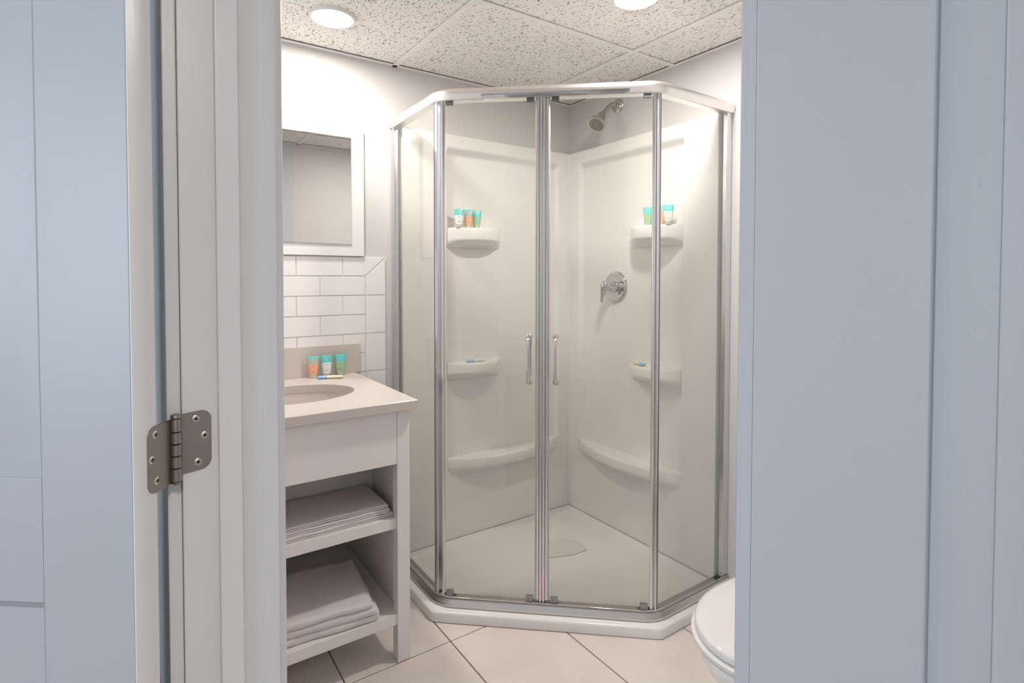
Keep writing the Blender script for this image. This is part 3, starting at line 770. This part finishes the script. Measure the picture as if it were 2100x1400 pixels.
# ================================================================== TOWELS
import mathutils.noise as mn
def folded(name, x0, x1, y0, y1, z0, th, layers, seed, start_right=True, rz=0, amp=.004, label='', group=None):
    """one towel folded back and forth: a thick strip swept along a zig-zag in x-z, extruded along y"""
    gap = th*.04; r = (th+gap)/2; path = []
    d = 1 if start_right else -1; xa, xb = (x0, x1)
    for k in range(layers):
        zc_ = th/2+k*(th+gap); right = (k % 2 == 0) == start_right
        s_, e_ = (xa+r, xb-r) if right else (xb-r, xa+r)
        m_ = 26
        for i in range(m_+1): path.append(Vector((s_+(e_-s_)*i/m_, zc_)))
        if k < layers-1:
            sg = 1 if right else -1
            for i in range(1, 8):
                a = -math.pi/2+math.pi*i/8; path.append(Vector((e_+sg*r*math.cos(a), zc_+r+r*math.sin(a))))
    ny = 18; bm = bmesh.new(); rings = []
    L_ = len(path)
    cx, cy = (x0+x1)/2, (y0+y1)/2
    def jitter(p, k):
        q = Vector((p[0]*14, p[1]*14, p[2]*30+seed*7)); q2 = q*4
        f = amp*(mn.noise(q)+.35*mn.noise(q2))
        return f
    for i, p in enumerate(path):
        t = (path[min(i+1, L_-1)]-path[max(i-1, 0)]).normalized(); nn_ = Vector((-t.y, t.x))
        h2 = th/2*(1 if 0 < i < L_-1 else .8)
        ring = []
        prof_ = []
        for k in range(ny+1): prof_.append((y0+.006+(y1-y0-.012)*k/ny, 1.0))
        up_ = [(y0+.0015, .55)]+prof_+[(y1-.0015, .55)]
        for (y, s) in up_: ring.append((p+nn_*h2*s, y))
        for (y, s) in reversed(up_): ring.append((p-nn_*h2*s, y))
        R = []
        for q, y in ring:
            z_ = z0+q.y; x = q.x
            f = jitter((x, y, z_), k); top = (q.y)/(th*layers)
            x2 = x+f*.8; y2 = y+f*.9; z2 = max(z0+.0003, z_+f*top*.9)
            R.append((x2, y2, z2))
        rings.append(R)
    bm = loft(rings)
    if rz: bmesh.ops.rotate(bm, verts=bm.verts, cent=(cx, cy, 0), matrix=Matrix.Rotation(rz, 3, 'Z'))
    o = finish(bm, name, 'towel', smooth=60)
    return o
zs = .4885
tl = ['folded thin white towel at the bottom of the upper shelf stack', 'folded thin white towel in the middle of the upper shelf stack', 'folded thin white towel on top of the upper shelf stack']
for k, (dx, dy, rz) in enumerate(((0, 0, .01), (-.006, .006, -.012), (-.014, .012, .008))):
    o = folded('folded_towel', -1.70+dx, -1.284+dx, -.590+dy, -.372+dy, zs+k*.0140, .0065, 2, k+1, k % 2 == 0, rz, .0022)
    tag(o, tl[k], 'towel', 'thin towels on the upper vanity shelf')
o = folded('bath_towel', -1.665, -1.338, -.604, -.285, .1655, .0235, 3, 9, True, -.10, .005)
tag(o, 'thick folded white bath towel on the bottom vanity shelf', 'towel')

# ================================================================== TOILET
TYC = -1.580
to = thing('toilet', 'white toilet with closed lid at the lower right', 'toilet', (-.45, TYC, 0))
def egg(xf, xb, hw, n=48, sq_=2.0):
    """plan outline: front (toward -x) rounded, back squarer"""
    xm = xf+(xb-xf)*.48; pts = []
    for k in range(n):
        a = 2*math.pi*k/n; c_, s_ = math.cos(a), math.sin(a)
        if c_ < 0: x = xm+(xm-xf)*c_; y = hw*s_
        else:
            e_ = 2/3.2; x = xm+(xb-xm)*abs(c_)**e_; y = hw*(1 if s_ > 0 else -1)*abs(s_)**(2/2.6)
        pts.append((x, TYC+y))
    return pts
def er(xf, xb, hw, z): return [(x, y, z) for x, y in egg(xf, xb, hw)]
finish(loft([er(-.70, -.06, .105, 0), er(-.70, -.06, .105, .03), er(-.66, -.06, .095, .10), er(-.68, -.06, .11, .18), er(-.78, -.06, .15, .27), er(-.875, -.07, .182, .345), er(-.892, -.07, .188, .375), er(-.890, -.07, .186, .388), er(-.880, -.08, .178, .392)]), 'bowl', 'porcelain', to, smooth=60)
finish(loft([er(-.886, -.42, .184, .3925), er(-.890, -.42, .187, .396), er(-.890, -.42, .187, .404), er(-.884, -.42, .182, .4075)]), 'seat', 'porcelain', to, smooth=50)
finish(loft([er(-.874, -.415, .176, .4090), er(-.881, -.415, .182, .412), er(-.881, -.415, .182, .424), er(-.876, -.418, .178, .430), er(-.862, -.422, .166, .4335), er(-.80, -.44, .12, .436), er(-.70, -.50, .05, .437)]), 'lid', 'porcelain', to, smooth=60)
for s in (-1, 1): finish(box((-.418, TYC+s*.075-.02, .393), (-.385, TYC+s*.075+.02, .425), .005), 'hinge', 'porcelain', to)
finish(box((-.215, TYC-.195, .385), (-.012, TYC+.195, .715), .02, 4), 'tank', 'porcelain', to)
finish(box((-.225, TYC-.203, .7155), (-.008, TYC+.203, .745), .01, 3), 'tank_lid', 'porcelain', to)
tb = tube([(-.216, TYC+.13, .67), (-.235, TYC+.13, .67), (-.24, TYC+.12, .668), (-.24, TYC+.07, .662)], [.008, .006, .006, .007], 10)
finish(tb, 'flush_lever', 'chrome', to)
